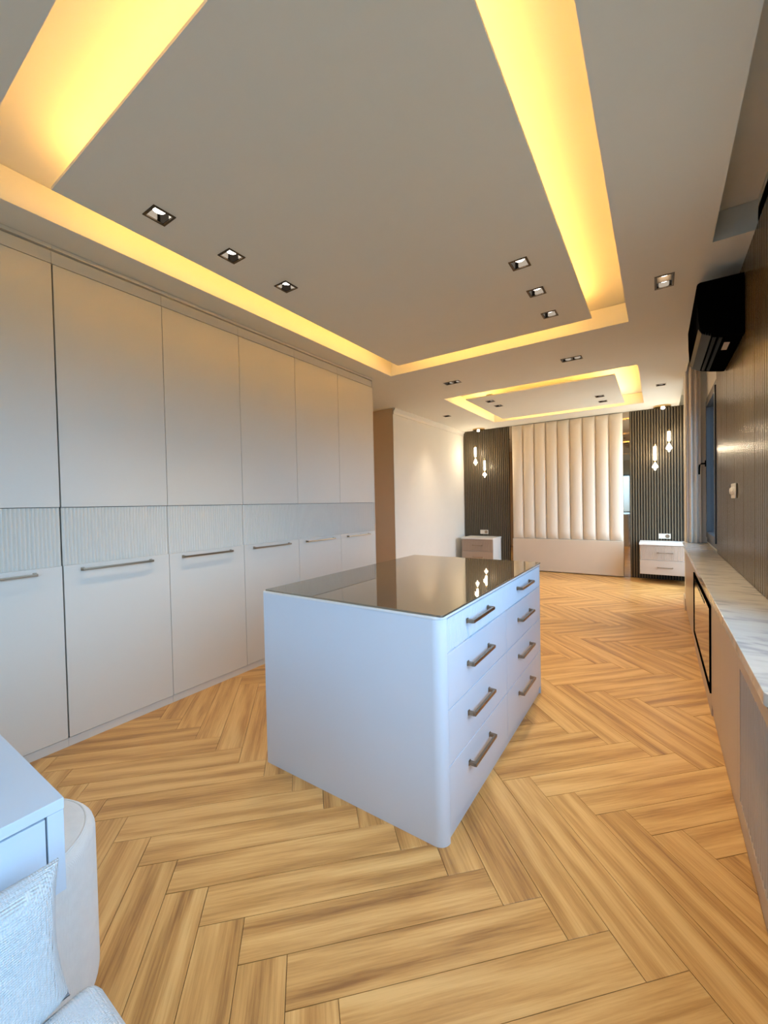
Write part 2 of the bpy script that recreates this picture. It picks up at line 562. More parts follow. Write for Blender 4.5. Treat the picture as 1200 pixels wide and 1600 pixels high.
# ------------------------------------------------------------------ walls
T = 0.2
struct(box('wall_left', 'wallpaint', (XL - T, XL, YB - T, HALL0, 0, CEIL), smooth=False))
struct(box('wall_left_near', 'wallpaint', (XL, WF - 0.02, YB, 0.272, 0, CEIL), smooth=False))
struct(box('wall_hall_near', 'hallpaint', (HALLX, XL - T, HALL0 - T, HALL0, 0, CEIL), smooth=False))
struct(box('wall_hall_end', 'hallpaint', (HALLX - 0.1, HALLX, HALL0 - T, HALL1 + T, 0, CEIL), smooth=False))
struct(box('wall_hall_far', 'hallpaint', (HALLX, XL - 0.002, HALL1, HALL1 + 0.1, 0, CEIL), smooth=False))
struct(box('wall_left_far', 'wallpaint', (XL - T, XL, HALL1 + 0.1, YF + T, 0, CEIL), smooth=False))
struct(box('trim_1', 'wallpaint', (XL - 0.004, XL + 0.004, HALL1, HALL1 + 0.1, 0, CEIL), smooth=False))
struct(box('wall_far', 'wallpaint', (XL, XR + T, YF, YF + T, 0, CEIL), smooth=False))
struct(slab('x', YB - T, YF, 0, CEIL + 0.12, XR, XR + T, [WIN_A, WIN_B, WIN_C]).build('wall_right', 'wallpaint', smooth=False))
struct(slab('y', XL, XR, 0, CEIL, YB - T, YB, [WIN_D]).build('wall_back', 'wallpaint', smooth=False))
crown = MB().prism([(XL, CEIL), (XL + 0.045, CEIL), (XL + 0.045, CEIL - 0.012), (XL + 0.016, CEIL - 0.05), (XL + 0.016, CEIL - 0.09), (XL, CEIL - 0.09)], 'y', HALL1, YF - 0.03)
struct(crown.build('trim_2', 'wallpaint', smooth=False))
struct(box('baseboard_left', 'skirting', (XL, XL + 0.014, HALL1, YF - 0.03, 0, 0.09), bevel=0.003))
# pier by the window
pier = struct(box('wall_pier', 'wallpaint', (0.272, XR, 6.02, 6.36, 0, CEIL), smooth=False))
struct(box('baseboard_pier', 'skirting', (0.255, 0.272, 6.02, 6.36, 0, 0.14), bevel=0.003))


# ------------------------------------------------------------------ windows
def window_x(name, w, handle=None, mullions=(), off=0.015):
    """window in the right wall: frame, sash, glass"""
    y0, y1, z0, z1 = w
    xa, xb = XR + off, XR + off + 0.07
    f = slab('x', y0, y1, z0, z1, xa, xb, [(y0 + .055, y1 - .055, z0 + .055, z1 - .055)] if not mullions else
             [(a + .03, b - .03, z0 + .055, z1 - .055) for a, b in zip([y0 + .025, *mullions], [*mullions, y1 - .025])])
    fo = struct(f.build(name, 'frame', smooth=False))
    spans = list(zip([y0 + .025, *mullions], [*mullions, y1 - .025]))
    for a, b in spans:
        a, b = a + .028, b - .028
        s = slab('x', a, b, z0 + .053, z1 - .053, xa - 0.012, xb - 0.02, [(a + .06, b - .06, z0 + .113, z1 - .113)]).build('sash', 'frame', fo, smooth=False)
        box('pane', 'glass', (xa + 0.02, xa + 0.026, a + .058, b - .058, z0 + .111, z1 - .111), s, smooth=False)
    if handle:
        hy, hz = handle
        h = MB().box(xa - 0.022, xa - 0.012, hy - 0.015, hy + 0.015, hz - 0.035, hz + 0.035)
        h.tube([(xa - 0.014, hy, hz), (xa - 0.055, hy, hz), (xa - 0.068, hy, hz - 0.012), (xa - 0.072, hy, hz - 0.04), (xa - 0.074, hy, hz - 0.12)], 0.009, 10)
        h.build('window_handle', 'blackplastic', fo, 0.002)
    return fo


window_x('window_1', WIN_A, None, (-0.2, 1.28))
window_x('window_2', WIN_B, (5.86, 1.73), off=-0.008)
window_x('window_3', WIN_C)
x0, x1, z0, z1 = WIN_D
wd = struct(slab('y', x0, x1, z0, z1, YB - 0.085, YB - 0.015, [(x0 + .055, -0.93, z0 + .055, z1 - .055), (-0.87, x1 - .055, z0 + .055, z1 - .055)]).build('window_4', 'frame', smooth=False))
for a, b in ((x0 + .053, -0.928), (-0.872, x1 - .053)):
    box('pane', 'glass', (a, b, YB - 0.05, YB - 0.044, z0 + .053, z1 - .053), wd, smooth=False)

# ------------------------------------------------------------------ floor: herringbone planks
floor = struct(box('floor', 'joint', (HALLX - 0.1, XR + T, YB - T, YF + T, -0.08, -0.006), smooth=False))
PW, PLEN = 0.2012 / math.sqrt(2), 0.5985 * math.sqrt(2)
FX0, FY0 = -0.533, 0.815
ROOM = (HALLX, XR, YB, YF)


def clip(poly, r):
    def cut(P, f, inter):
        out = []
        for i in range(len(P)):
            a, b = P[i], P[(i + 1) % len(P)]
            if f(a):
                out.append(a)
                if not f(b): out.append(inter(a, b))
            elif f(b):
                out.append(inter(a, b))
        return out
    for ax, val, sg in ((0, r[0], 1), (0, r[1], -1), (1, r[2], 1), (1, r[3], -1)):
        if not poly: return poly
        def f(p): return (p[ax] - val) * sg >= 0
        def inter(a, b):
            t = (val - a[ax]) / (b[ax] - a[ax])
            return (a[0] + (b[0] - a[0]) * t, a[1] + (b[1] - a[1]) * t)
        poly = cut(poly, f, inter)
    return poly


def pix(p):
    d = Vector(p) - Vector((0, 0, CAM_H))
    z = d.dot(fw)
    if z < 0.05: return None
    return 600 + FPX * d.dot(rt2) / z, 800 + FPX * d.dot(dn2) / z, z


planks = []
s2 = 1 / math.sqrt(2)
g = 0.0009
for band in range(-5, 9):
    for k in range(-60, 60):
        for vert in (0, 1):
            if vert == 0: a0, a1, b0, b1 = k * PW, k * PW + PLEN, k * PW, (k + 1) * PW
            else: a0, a1, b0, b1 = k * PW + PLEN, (k + 1) * PW + PLEN, (k + 1) * PW - PLEN, (k + 1) * PW
            a0 += band * PLEN; a1 += band * PLEN; b0 -= band * PLEN; b1 -= band * PLEN
            q = [(a0 + g, b0 + g), (a1 - g, b0 + g), (a1 - g, b1 - g), (a0 + g, b1 - g)]
            wp = [(FX0 + (a + b) * s2, FY0 + (a - b) * s2) for a, b in q]
            pc = clip(wp, ROOM)
            if len(pc) < 3: continue
            cx = sum(p[0] for p in pc) / len(pc); cy = sum(p[1] for p in pc) / len(pc)
            if (cx < XL and not (HALL0 - 0.1 < cy < HALL1 + 0.1)): continue
            if cx < WF - 0.45 and cy < HALL0 - 0.4: continue
            planks.append((pc, vert, (a0 + a1) / 2, (b0 + b1) / 2, cx, cy))


def plank_geo(pc, vert, am, bm_, rnd, ou, ov):
    """top polygon with a small chamfer, plus skirt; returns verts, faces, uvs"""
    n = len(pc)
    cx = sum(p[0] for p in pc) / n; cy = sum(p[1] for p in pc) / n
    def shrink(p, d):
        vx, vy = cx - p[0], cy - p[1]
        l = math.hypot(vx, vy) or 1
        return (p[0] + vx / l * d, p[1] + vy / l * d)
    top = [shrink(p, 0.0012) for p in pc]
    V = [(p[0], p[1], 0.0) for p in top] + [(p[0], p[1], -0.0007) for p in pc] + [(p[0], p[1], -0.006) for p in pc]
    F = [tuple(range(n))]
    for i in range(n):
        j = (i + 1) % n
        F.append((n + i, n + j, j, i)); F.append((2 * n + i, 2 * n + j, n + j, n + i))
    U = []
    for v in V:
        x, y = v[0] - FX0, v[1] - FY0
        a, b = (x + y) * s2, (x - y) * s2
        l, w = (a - am, b - bm_) if not vert else (b - bm_, a - am)
        U.append((l + ou, w + ov))
    return V, F, U


def plank_mesh(name, items):
    V, F, U, R = [], [], [], []
    for it in items:
        v, f, u = plank_geo(*it)
        n = len(V)
        V += v; U += u
        F += [tuple(n + i for i in q) for q in f]
        R += [it[4]] * len(f)
    me = bpy.data.meshes.new(name)
    me.from_pydata(V, [], F)
    uvl = me.uv_layers.new(name='grain')
    for lp in me.loops:
        uvl.data[lp.index].uv = U[lp.vertex_index]
    at = me.attributes.new('rnd', 'FLOAT', 'FACE')
    at.data.foreach_set('value', R)
    bm = bmesh.new(); bm.from_mesh(me)
    bmesh.ops.recalc_face_normals(bm, faces=bm.faces)
    bm.to_mesh(me); bm.free()
    for p in me.polygons:
        pass
    me.materials.append(M['oak'])
    return me


def seen_size(it):
    pc, cx, cy = it[0], it[4], it[5]
    if cx < WF and cy < HALL0: return 0
    best = 0
    for p in [(cx, cy)] + pc:
        q = pix((p[0], p[1], 0))
        if q and -20 < q[0] < 1220 and 780 < q[1] < 1620: best = 1
    if not best: return 0
    if -1.68 < cx < -0.74 and 1.5 < cy < 2.95: return 0          # under the island
    if -2.6 < cx < -1.75 and 2.3 < cy < 3.9 : return 0.0001      # behind the island
    q = pix((cx, cy, 0))
    area = 0
    for i in range(len(pc)):
        a, b = pc[i], pc[(i + 1) % len(pc)]
        area += a[0] * b[1] - b[0] * a[1]
    return abs(area) / (q[2] ** 3) if q else 0.01


prs = []
for it in planks:
    r = random.random()
    prs.append((seen_size(it), (it[0], it[1], it[2], it[3], r, random.uniform(0, 60), random.uniform(0, 60))))
prs.sort(key=lambda t: -t[0])
single = [p[1] for p in prs if p[0] > 0.001][:290]
rest = [p[1] for p in prs[len(single):]]
for it in single:
    o = bpy.data.objects.new('plank', plank_mesh('plank', [it]))
    COL.objects.link(o)
    o.parent = floor
o = bpy.data.objects.new('distant_planks', plank_mesh('distant_planks', rest))
COL.objects.link(o)
o.parent = floor
o['kind'] = 'stuff'


# ------------------------------------------------------------------ generic pieces
def flutes(mb, plane, u0, u1, z0, z1, base, depth, n, sgn=1, seg=5):
    """row of half-round reeds; plane 'x': reeds run along y on a plane of constant x; base = back plane, reeds rise by sgn*depth"""
    p = (u1 - u0) / n
    prof = []
    for i in range(n):
        for s in range(seg):
            t = s / (seg - 1)
            w = 0.10 + 0.80 * t
            prof.append((u0 + (i + w) * p, base + sgn * (0.15 * depth + 0.85 * depth * math.sin(math.pi * t) ** 0.45)))
        prof.append((u0 + (i + 1) * p, base + sgn * 0.0005))
    prof = [(u0, base + sgn * 0.0005)] + prof
    n0 = len(mb.v)
    for u, d in prof:
        for z in (z0, z1):
            mb.v.append((d, u, z) if plane == 'x' else (u, d, z))
    for i in range(len(prof) - 1):
        a = n0 + 2 * i
        mb.f.append((a, a + 2, a + 3, a + 1))
    # close: back strip and caps
    b0 = len(mb.v)
    for u in (u0, u1):
        for z in (z0, z1):
            mb.v.append((base - sgn * 0.002, u, z) if plane == 'x' else (u, base - sgn * 0.002, z))
    mb.f.append((b0, b0 + 1, b0 + 3, b0 + 2))
    lo = [n0 + 2 * i for i in range(len(prof))]
    mb.f.append((b0, *lo, b0 + 2))
    mb.f.append((b0 + 1, *[i + 1 for i in lo], b0 + 3))
    mb.f.append((b0, lo[0], lo[0] + 1, b0 + 1))
    mb.f.append((b0 + 2, lo[-1], lo[-1] + 1, b0 + 3))
    return mb


def bar_handle(parent, axis_y0, axis_y1, x, z, sgn=1, out=0.030, th=0.010, plane='x', hgt=0.010):
    """bridge handle: flat bar on two square feet. plane 'x': bar runs along y, stands off in +-x"""
    mb = MB()
    def B(u0, u1, d0, d1, za, zb):
        d0, d1 = sorted((x + sgn * d0, x + sgn * d1))
        if plane == 'x': mb.box(d0, d1, u0, u1, za, zb)
        else: mb.box(u0, u1, d0, d1, za, zb)
    B(axis_y0, axis_y1, out - th, out, z - hgt / 2, z + hgt / 2)
    for u in (axis_y0, axis_y1 - 0.014):
        B(u, u + 0.014, 0, out - th * 0.5, z - hgt / 2 - 0.001, z + hgt / 2 + 0.001)
    for u in (axis_y0 - 0.002, axis_y1 - 0.016):
        B(u, u + 0.018, 0, 0.004, z - hgt / 2 - 0.004, z + hgt / 2 + 0.004)
    return mb.build('handle', 'bronze', parent, 0.0015)


# ------------------------------------------------------------------ wardrobes
WY = [0.275, 0.885, 1.490, 2.102, 2.712, 3.325, 3.950]
WL = ['cream wardrobe unit cut off by the left edge of the photo',
      'widest looking cream wardrobe unit, second from the left photo edge',
      'third cream wardrobe unit from the left photo edge, with bar handle',
      'fourth cream wardrobe unit, its lower door partly hidden by the island',
      'fifth cream wardrobe unit, second from the hallway opening',
      'last cream wardrobe unit, next to the hallway opening']
for i in range(6):
    y0, y1 = WY[i], WY[i + 1]
    t = thing('wardrobe', WL[i], 'wardrobe', (WF, (y0 + y1) / 2, 0), 'fitted wardrobe units')
    ga = 0.0035 if i == 1 else 0.0016
    gb = 0.0035 if i == 0 else 0.0016
    box('carcass', 'carcass', (XL + 0.003, WF - 0.024, y0 + 0.0015, y1 - 0.0015, 0.04, 2.80), t, smooth=False)
    if i == 5:
        box('end_panel', 'lacquer', (XL + 0.003, WF + 0.001, y1 - 0.001, HALL0 - 0.001, 0, 2.825), t, bevel=0.001)
    box('plinth', 'lacquer', (WF - 0.05, WF - 0.006, y0 + (0.001 if i % 2 == 0 else 0), y1 - 0.001, 0, 0.048), t, smooth=False)
    box('upper_door', 'lacquer', (WF - 0.022, WF, y0 + ga, y1 - gb, 1.3695, 2.728), t, 0.0015)
    ld = MB().box(WF - 0.022, WF, y0 + ga, y1 - gb, 0.052, 1.036)
    ld.box(WF - 0.022, WF - 0.010, y0 + ga, y1 - gb, 1.036, 1.3665)
    ld = ld.build('lower_door', 'lacquer', t, 0.0012)
    flutes(MB(), 'x', y0 + ga + 0.001, y1 - gb - 0.001, 1.037, 1.366, WF - 0.010, 0.0095, 33, 1).build('fluted_band', 'lacquer', ld, angle=50)
    hc = (y0 + y1) / 2 - 0.015
    bar_handle(ld, hc - 0.20, hc + 0.20, WF, 1.006, 1, 0.034, 0.010, hgt=0.013)
    f = MB().box(WF - 0.03, WF - 0.004, y0 + 0.0008, y1 - 0.0008, 2.733, 2.800)
    f.box(WF - 0.03, WF - 0.022, y0 + 0.0008, y1 - 0.0008, 2.800, 2.812)
    f.box(WF - 0.03, WF + 0.004, y0 + 0.0008, y1 - 0.0008, 2.812, 2.833)
    f.build('top_filler', 'lacquer', t, smooth=False)

# ------------------------------------------------------------------ island
IX0, IX1, IY0, IY1 = -1.718, -0.690, 1.400, 2.985
isl = thing('kitchen_island', 'pale drawer island with smoked black glass top in the middle of the room', 'island', ((IX0 + IX1) / 2, (IY0 + IY1) / 2, 0))
RC = 0.045


def rounded(x0, x1, y0, y1, r_ne, r_nw=0.004, seg=8):
    """plan outline with the two right-hand corners rounded"""
    P = []
    def arc(cx, cy, r, a0):
        for s in range(seg + 1):
            a = a0 + (math.pi / 2) * s / seg
            P.append((cx + r * math.cos(a), cy + r * math.sin(a)))
    arc(x0 + r_nw, y0 + r_nw, r_nw, math.pi)
    arc(x1 - r_ne, y0 + r_ne, r_ne, 1.5 * math.pi)
    arc(x1 - r_ne, y1 - r_ne, r_ne, 0)
    arc(x0 + r_nw, y1 - r_nw, r_nw, 0.5 * math.pi)
    return P


DX = 0.020                      # drawer front thickness
# near and far gables with the rounded corners, carcass between
gm = MB()
near = [(IX0, IY0), (IX1 - RC, IY0)] + [(IX1 - RC + RC * math.sin(a), IY0 + RC - RC * math.cos(a)) for a in [math.pi / 2 * s / 8 for s in range(1, 9)]] + [(IX1, IY0 + RC + 0.001), (IX0, IY0 + RC + 0.001)]
gm.prism(near, 'z', 0, 0.897)
gm.build('end_panel', 'islacquer', isl)
far = [(IX0, IY1 - RC - 0.001), (IX1, IY1 - RC - 0.001), (IX1, IY1 - RC)] + [(IX1 - RC + RC * math.cos(a), IY1 - RC + RC * math.sin(a)) for a in [math.pi / 2 * s / 8 for s in range(1, 9)]] + [(IX0, IY1)]
MB().prism(far, 'z', 0, 0.897).build('end_panel', 'islacquer', isl)
box('back_panel', 'islacquer', (IX0, IX0 + 0.02, IY0 + RC + 0.002, IY1 - RC - 0.002, 0, 0.897), isl, smooth=False)
box('carcass', 'carcass', (IX0 + 0.021, IX1 - DX - 0.001, IY0 + RC + 0.002, IY1 - RC - 0.002, 0.05, 0.894), isl, smooth=False)
box('plinth', 'islacquer', (IX1 - 0.045, IX1 - 0.012, IY0 + RC + 0.002, IY1 - RC - 0.002, 0, 0.05), isl, smooth=False)
MB().prism(rounded(IX0 - 0.001, IX1 + 0.001, IY0 - 0.001, IY1 + 0.001, RC), 'z', 0.8975, 0.907).build('top_board', 'edge', isl, 0.0012)
MB().prism(rounded(IX0 + 0.006, IX1 + 0.001, IY0 + 0.007, IY1 - 0.004, 0.012, 0.006), 'z', 0.9075, 0.9155).build('glass_top', 'topglass', isl, 0.001)
ym = 2.190
cols = ((IY0 + RC + 0.003, ym - 0.0020), (ym + 0.0020, IY1 - RC - 0.003))
rows = (0.053, 0.304, 0.529, 0.755, 0.893)
for ci, (ya, yb) in enumerate(cols):
    for r in range(4):
        za, zb = rows[r] + 0.0024, rows[r + 1] - 0.0024
        if r == 3:
            d = MB().box(IX1 - DX, IX1 - 0.012, ya, yb, za, zb).build('drawer', 'islacquer', isl, 0.001)
            flutes(MB(), 'x', ya + 0.0005, yb - 0.0005, za + 0.0005, zb - 0.0005, IX1 - 0.012, 0.0115, 40, 1).build('fluted_front', 'islacquer', d, angle=50)
        else:
            d = box('drawer', 'islacquer', (IX1 - DX, IX1, ya, yb, za, zb), isl, 0.0018)
        hz = (0.228, 0.448, 0.664, 0.850)[r]
        hy = (1.775, 2.535)[ci]
        bar_handle(d, hy - 0.135, hy + 0.135, IX1, hz - 0.012, 1, 0.036, 0.012, hgt=0.014)

# ------------------------------------------------------------------ right side: slatted wall lining, sideboard, air conditioner
lin = struct(box('wall_lining', 'slatback', (XR - 0.004, XR - 0.001, 2.60, 4.945, 0.822, CEIL - 0.002), smooth=False))
pit = 0.0535
n = int((4.943 - 2.605) / pit)
smesh = None
for i in range(n):
    y0 = 4.943 - (i + 1) * pit
    # flat reed with a small chamfer; every seventh joint is a board seam
    w = pit - (0.010 if i % 7 == 6 else 0.0035)
    mb = MB().prism([(XR - 0.0045, y0), (XR - 0.0105, y0), (XR - 0.0125, y0 + 0.003), (XR - 0.0125, y0 + w - 0.003), (XR - 0.0105, y0 + w), (XR - 0.0045, y0 + w)], 'z', 0.823, CEIL - 0.003)
    mb.build('slat', 'slatr', lin, smooth=False)
# upper lining in the curtain pocket is plain wall

SBX = 0.264
SB0, SB1 = 1.47, 6.005
ct = MB().prism(rounded(-(XR - 0.002), -0.232, SB0 - 0.02, SB1, 0.03), 'z', 0.782, 0.820)
ct.v = [(-x, y, z) for x, y, z in ct.v]
tag(ct.build('marble_worktop', 'marble', None, 0.004), 'long pale veined marble worktop on the cabinets under the window', 'worktop')


def cab(label, y0, y1, name='sideboard_cabinet'):
    t = thing(name, label, 'cabinet', (0.36, (y0 + y1) / 2, 0), 'built-in cabinets under the marble worktop')
    box('body', 'side', (SBX + 0.022, XR - 0.003, y0 + 0.001, y1 - 0.001, 0.0, 0.781), t, smooth=False)
    box('plinth', 'side', (SBX + 0.008, SBX + 0.0215, y0 + 0.001, y1 - 0.001, 0, 0.07), t, smooth=False)
    box('top_rail', 'side', (SBX + 0.002, SBX + 0.0215, y0 + 0.001, y1 - 0.001, 0.725, 0.781), t, 0.001)
    return t


def door(t, y0, y1, fl=0):
    if not fl:
        d = box('door', 'side', (SBX, SBX + 0.02, y0 + 0.0015, y1 - 0.0015, 0.074, 0.721), t, 0.0015)
        return d
    m = 0.055
    db = slab('x', y0 + 0.0015, y1 - 0.0015, 0.074, 0.721, SBX, SBX + 0.015, [(y0 + m, y1 - m, 0.074 + m, 0.721 - m)])
    db.box(SBX + 0.0152, SBX + 0.0200, y0 + 0.0015, y1 - 0.0015, 0.074, 0.721)
    d = db.build('door', 'side', t, smooth=False)
    flutes(MB(), 'x', y0 + m + 0.001, y1 - m - 0.001, 0.075 + m, 0.720 - m, SBX + 0.0145, 0.0135, fl, -1).build('fluted_panel', 'side', d, angle=50)
    return d


c = cab('fluted cabinet at the near end of the marble worktop', SB0, 2.17)
door(c, SB0, 2.17, 17)
c = cab('plain double cabinet between the fluted cabinet and the black fireplace', 2.17, 3.17)
door(c, 2.17, 2.72); door(c, 2.72, 3.17)
c = cab('plain cabinet beyond the black fireplace at the far worktop end', 4.57, SB1)
door(c, 4.57, 5.28); door(c, 5.28, SB1)
# electric fireplace
FP0, FP1 = 3.172, 4.568
fp = thing('electric_fireplace', 'black glass electric fireplace set between cabinets under the worktop', 'fireplace', (0.36, (FP0 + FP1) / 2, 0))
box('casing', 'side', (SBX + 0.03, XR - 0.003, FP0, FP1, 0.0, 0.781), fp, smooth=False)
box('upper_fascia', 'side', (SBX, SBX + 0.0295, FP0 + 0.001, FP1 - 0.001, 0.682, 0.781), fp, 0.001)
box('lower_fascia', 'side', (SBX, SBX + 0.0295, FP0 + 0.001, FP1 - 0.001, 0.0, 0.135), fp, 0.001)
slab('x', FP0 + 0.004, FP1 - 0.004, 0.138, 0.680, SBX - 0.008, SBX + 0.029, [(FP0 + 0.028, FP1 - 0.028, 0.160, 0.656)]).build('frame', 'blackplastic', fp, smooth=False)
gl = box('glass_front', 'fireglass', (SBX - 0.004, SBX + 0.010, FP0 + 0.029, FP1 - 0.029, 0.161, 0.655), fp, 0.001)
for k in range(3):
    box('vent_slot', 'black', (SBX - 0.0055, SBX - 0.003, 3.55 + k * 0.22, 3.73 + k * 0.22, 0.615, 0.635), gl, smooth=False)

# air conditioner
A0, A1 = 3.39, 4.33
ac = thing('air_conditioner', 'black wall mounted air conditioner high on the slatted right wall', 'air conditioner', (XR - 0.016, (A0 + A1) / 2, 2.37))
ax = XR - 0.016
prof = [(ax, 2.745), (0.235, 2.748), (0.222, 2.742), (0.217, 2.730), (0.219, 2.60), (0.224, 2.50), (0.232, 2.455), (0.250, 2.430), (0.30, 2.402), (0.36, 2.386), (ax - 0.02, 2.372), (ax, 2.372)]
MB().prism(prof, 'y', A0, A1).build('casing', 'blackplastic', ac, 0.002)
# front flap and louvres on the underside
fl = MB().prism([(0.2285, 2.462), (0.2450, 2.428), (0.2930, 2.400), (0.2920, 2.397), (0.2430, 2.424), (0.2260, 2.460)], 'y', A0 + 0.03, A1 - 0.03)
fl.build('flap', 'greyplastic', ac)
for x, z in ((0.302, 2.3995), (0.334, 2.391)):
    MB().prism([(x, z), (x + 0.016, z - 0.004), (x + 0.018, z - 0.010), (x + 0.002, z - 0.006)], 'y', A0 + 0.05, A1 - 0.05).build('louvre', 'greyplastic', ac)
for q in range(3):
    box('vent_rib', 'greyplastic', (0.262 + q * 0.012, 0.267 + q * 0.012, A0 + 0.004, A0 + 0.024, 2.405 - 0.004 * q, 2.425 - 0.004 * q), ac)
stk = MB().prism([(0.372, 2.3828), (0.430, 2.3760), (0.430, 2.3748), (0.372, 2.3815)], 'y', A0 + 0.17, A0 + 0.34)
stk.build('sticker', 'sticker', ac)

# wall socket on the slats
sk = thing('wall_socket', 'cream wall switch on the glossy slatted wall above the worktop', 'switch', (XR - 0.016, 3.83, 1.39))
box('plate', 'whiteplastic', (XR - 0.026, XR - 0.0155, 3.745, 3.915, 1.337, 1.444), sk, 0.004)
for yy in (3.787, 3.873):
    MB().lathe([(0.030, 0), (0.031, 0.004), (0.024, 0.006), (0.020, 0.012), (0.006, 0.014)], (XR - 0.026, yy, 1.39), 20, 'x').build('insert', 'whiteplastic', sk)
for ch in sk.children:
    if ch.name.startswith('insert'):
        for v in ch.data.vertices:
            v.co.x = -0.010 - (v.co.x + 0.010)

# curtain
cm = MB()
nc, y_c = 60, 5.965
top = 2.90
pts = []
for i in range(nc + 1):
    t = i / nc
    x = 0.282 + 0.128 * t
    pts.append((x, y_c + 0.024 * math.sin(t * math.pi * 2 * 2.6) + 0.006 * math.sin(t * 17)))
outer = pts + [(x, y + 0.004) for x, y in reversed(pts)]
cm.prism(outer, 'z', 0.8215, top)
cu = cm.build('curtain', 'curtain', None)
tag(cu, 'narrow beige curtain gathered in folds beside the window', 'curtain')

# ------------------------------------------------------------------ far wall: slats, mirrors, headboard
CX = -1.443
for sgn, lo, hi in ((-1, XL + 0.005, -2.452), (1, -0.402, XR - 0.005)):
    bk = struct(box('wall_panel_left' if sgn < 0 else 'wall_panel_right', 'slatback', (lo, hi, YF - 0.006, YF - 0.001, 0.0, CEIL - 0.002), smooth=False))
    p = 0.0385
    n = int((hi - lo) / p)
    base = None
    for i in range(n):
        x0 = (hi - (i + 1) * p) if sgn < 0 else lo + i * p
        if base is None:
            mb = MB().prism([(0.0, 0.0), (0.0005, -0.022), (0.002, -0.024), (0.0220, -0.024), (0.0235, -0.022), (0.024, 0.0)], 'z', 0.001, CEIL - 0.003)
            base = mb.build('slat', 'slat', None, angle=20)
            base.parent = bk
            s = base
        else:
            s = base.copy()
            COL.objects.link(s)
            s.parent = bk
        s.location = (x0 + 0.004, YF - 0.0062, 0)
struct(box('trim_3', 'mirror', (-2.451, -2.372, YF - 0.012, YF - 0.001, 0.0, CEIL - 0.002), smooth=False))
struct(box('trim_4', 'mirror', (-0.512, -0.403, YF - 0.012, YF - 0.001, 0.0, CEIL - 0.002), smooth=False))

hb = thing('headboard', 'tall cream padded headboard with vertical channels on the far wall', 'headboard', (CX, YF - 0.05, 0))
hx0, hx1 = -2.385, -0.498
box('backing', 'leather', (hx0 + 0.005, hx1 - 0.005, YF - 0.035, YF - 0.013, 0.0, CEIL - 0.006), hb, smooth=False)
box('base_panel', 'leatherbase', (hx0, hx1, YF - 0.090, YF - 0.036, 0.012, 0.622), hb, 0.012)
nch = 9
cw = (hx1 - hx0) / nch


def cushion(w, h, d, nu=12, nv=30, ru=0.75):
    """vertical padded channel, origin at its lower left back corner, bulging to -y"""
    V, F = [], []
    for j in range(nv + 1):
        tv = j / nv
        z = h * tv
        ez = min(tv, 1 - tv) * h
        kz = 1.0 if ez > 0.05 else math.sqrt(max(0.0, 1 - (1 - ez / 0.05) ** 2))
        for i in range(nu + 1):
            tu = i / nu
            ku = math.sin(math.pi * tu) ** 0.45 if 0 < tu < 1 else 0
            V.append((w * tu, -d * (0.18 + 0.82 * ku) * (0.15 + 0.85 * kz), z))
    for j in range(nv):
        for i in range(nu):
            a = j * (nu + 1) + i
            F.append((a, a + 1, a + nu + 2, a + nu + 1))
    return V, F


V, F = cushion(cw - 0.004, CEIL - 0.010 - 0.626, 0.060)
# uneven vertical sampling near the ends for the rounded foot
mbc = MB(); mbc.v = [(x, y, z) for x, y, z in V]; mbc.f = F
first = mbc.build('padded_channel', 'leather', None, angle=80)
first.parent = hb
for i in range(nch):
    s = first if i == 0 else first.copy()
    if i: COL.objects.link(s); s.parent = hb
    s.location = Vector((hx0 + i * cw + 0.002, YF - 0.036, 0.626)) - hb.location


# nightstands
def nightstand(label, x0, x1, floor_side):
    y0, y1, z0, z1 = 7.63, YF - 0.032, 0.150, 0.645
    t = thing('nightstand', label, 'nightstand', ((x0 + x1) / 2, (y0 + y1) / 2, z0), 'wall-hung nightstands')
    box('body', 'nightw', (x0, x1, y0 + 0.021, y1, z0, z1 - 0.03), t, 0.0015)
    box('top', 'nightw', (x0 - 0.008, x1 + 0.008, y0 - 0.012, y1, z1 - 0.0295, z1), t, 0.003)
    for za, zb, fl in ((z0 + 0.004, z0 + 0.226, 0), (z0 + 0.230, z1 - 0.034, 1)):
        d = box('drawer', 'nightl', (x0 + 0.003, x1 - 0.003, y0 + (0.008 if fl else 0), y0 + 0.0205, za, zb), t, 0.0012)
        if fl:
            flutes(MB(), 'y', x0 + 0.004, x1 - 0.004, za + 0.001, zb - 0.001, y0 + 0.008, 0.007, 36, -1, 4).build('fluted_front', 'nightl', d, angle=50)
        xm, zc = (x0 + x1) / 2 + 0.01, (za + zb) / 2
        bar_handle(d, xm - 0.10, xm + 0.10, y0, zc, -1, 0.034, 0.009, 'y', 0.010)
    return t


nightstand('wall-hung two-drawer nightstand between the headboard and the white left wall', -3.285, -2.640, 0)
nightstand('wall-hung two-drawer nightstand by the curtain, right of the headboard', -0.250, 0.395, 0)


def socket(label, x0, x1, z0, z1):
    t = thing('power_socket', label, 'socket', ((x0 + x1) / 2, YF - 0.025, z0), 'double wall sockets')
    ya = YF - 0.0305
    box('plate', 'whiteplastic', (x0, x1, ya - 0.011, ya, z0, z1), t, 0.002)
    xm = (x0 + x1) / 2
    MB().box(x0 + 0.010, xm - 0.004, ya - 0.015, ya - 0.0105, z0 + 0.010, z1 - 0.010).build('rocker', 'whiteplastic', t, 0.001)
    MB().lathe([(0.030, 0), (0.031, 0.003), (0.026, 0.004), (0.025, 0.0015)], ((xm + x1) / 2 - 0.002, ya - 0.0148, (z0 + z1) / 2), 20, 'y').build('outlet', 'bronze', t)


socket('double socket on the dark slats above the left nightstand', -3.070, -2.900, 0.685, 0.770)
socket('double socket on the dark slats above the right nightstand', 0.000, 0.165, 0.680, 0.762)


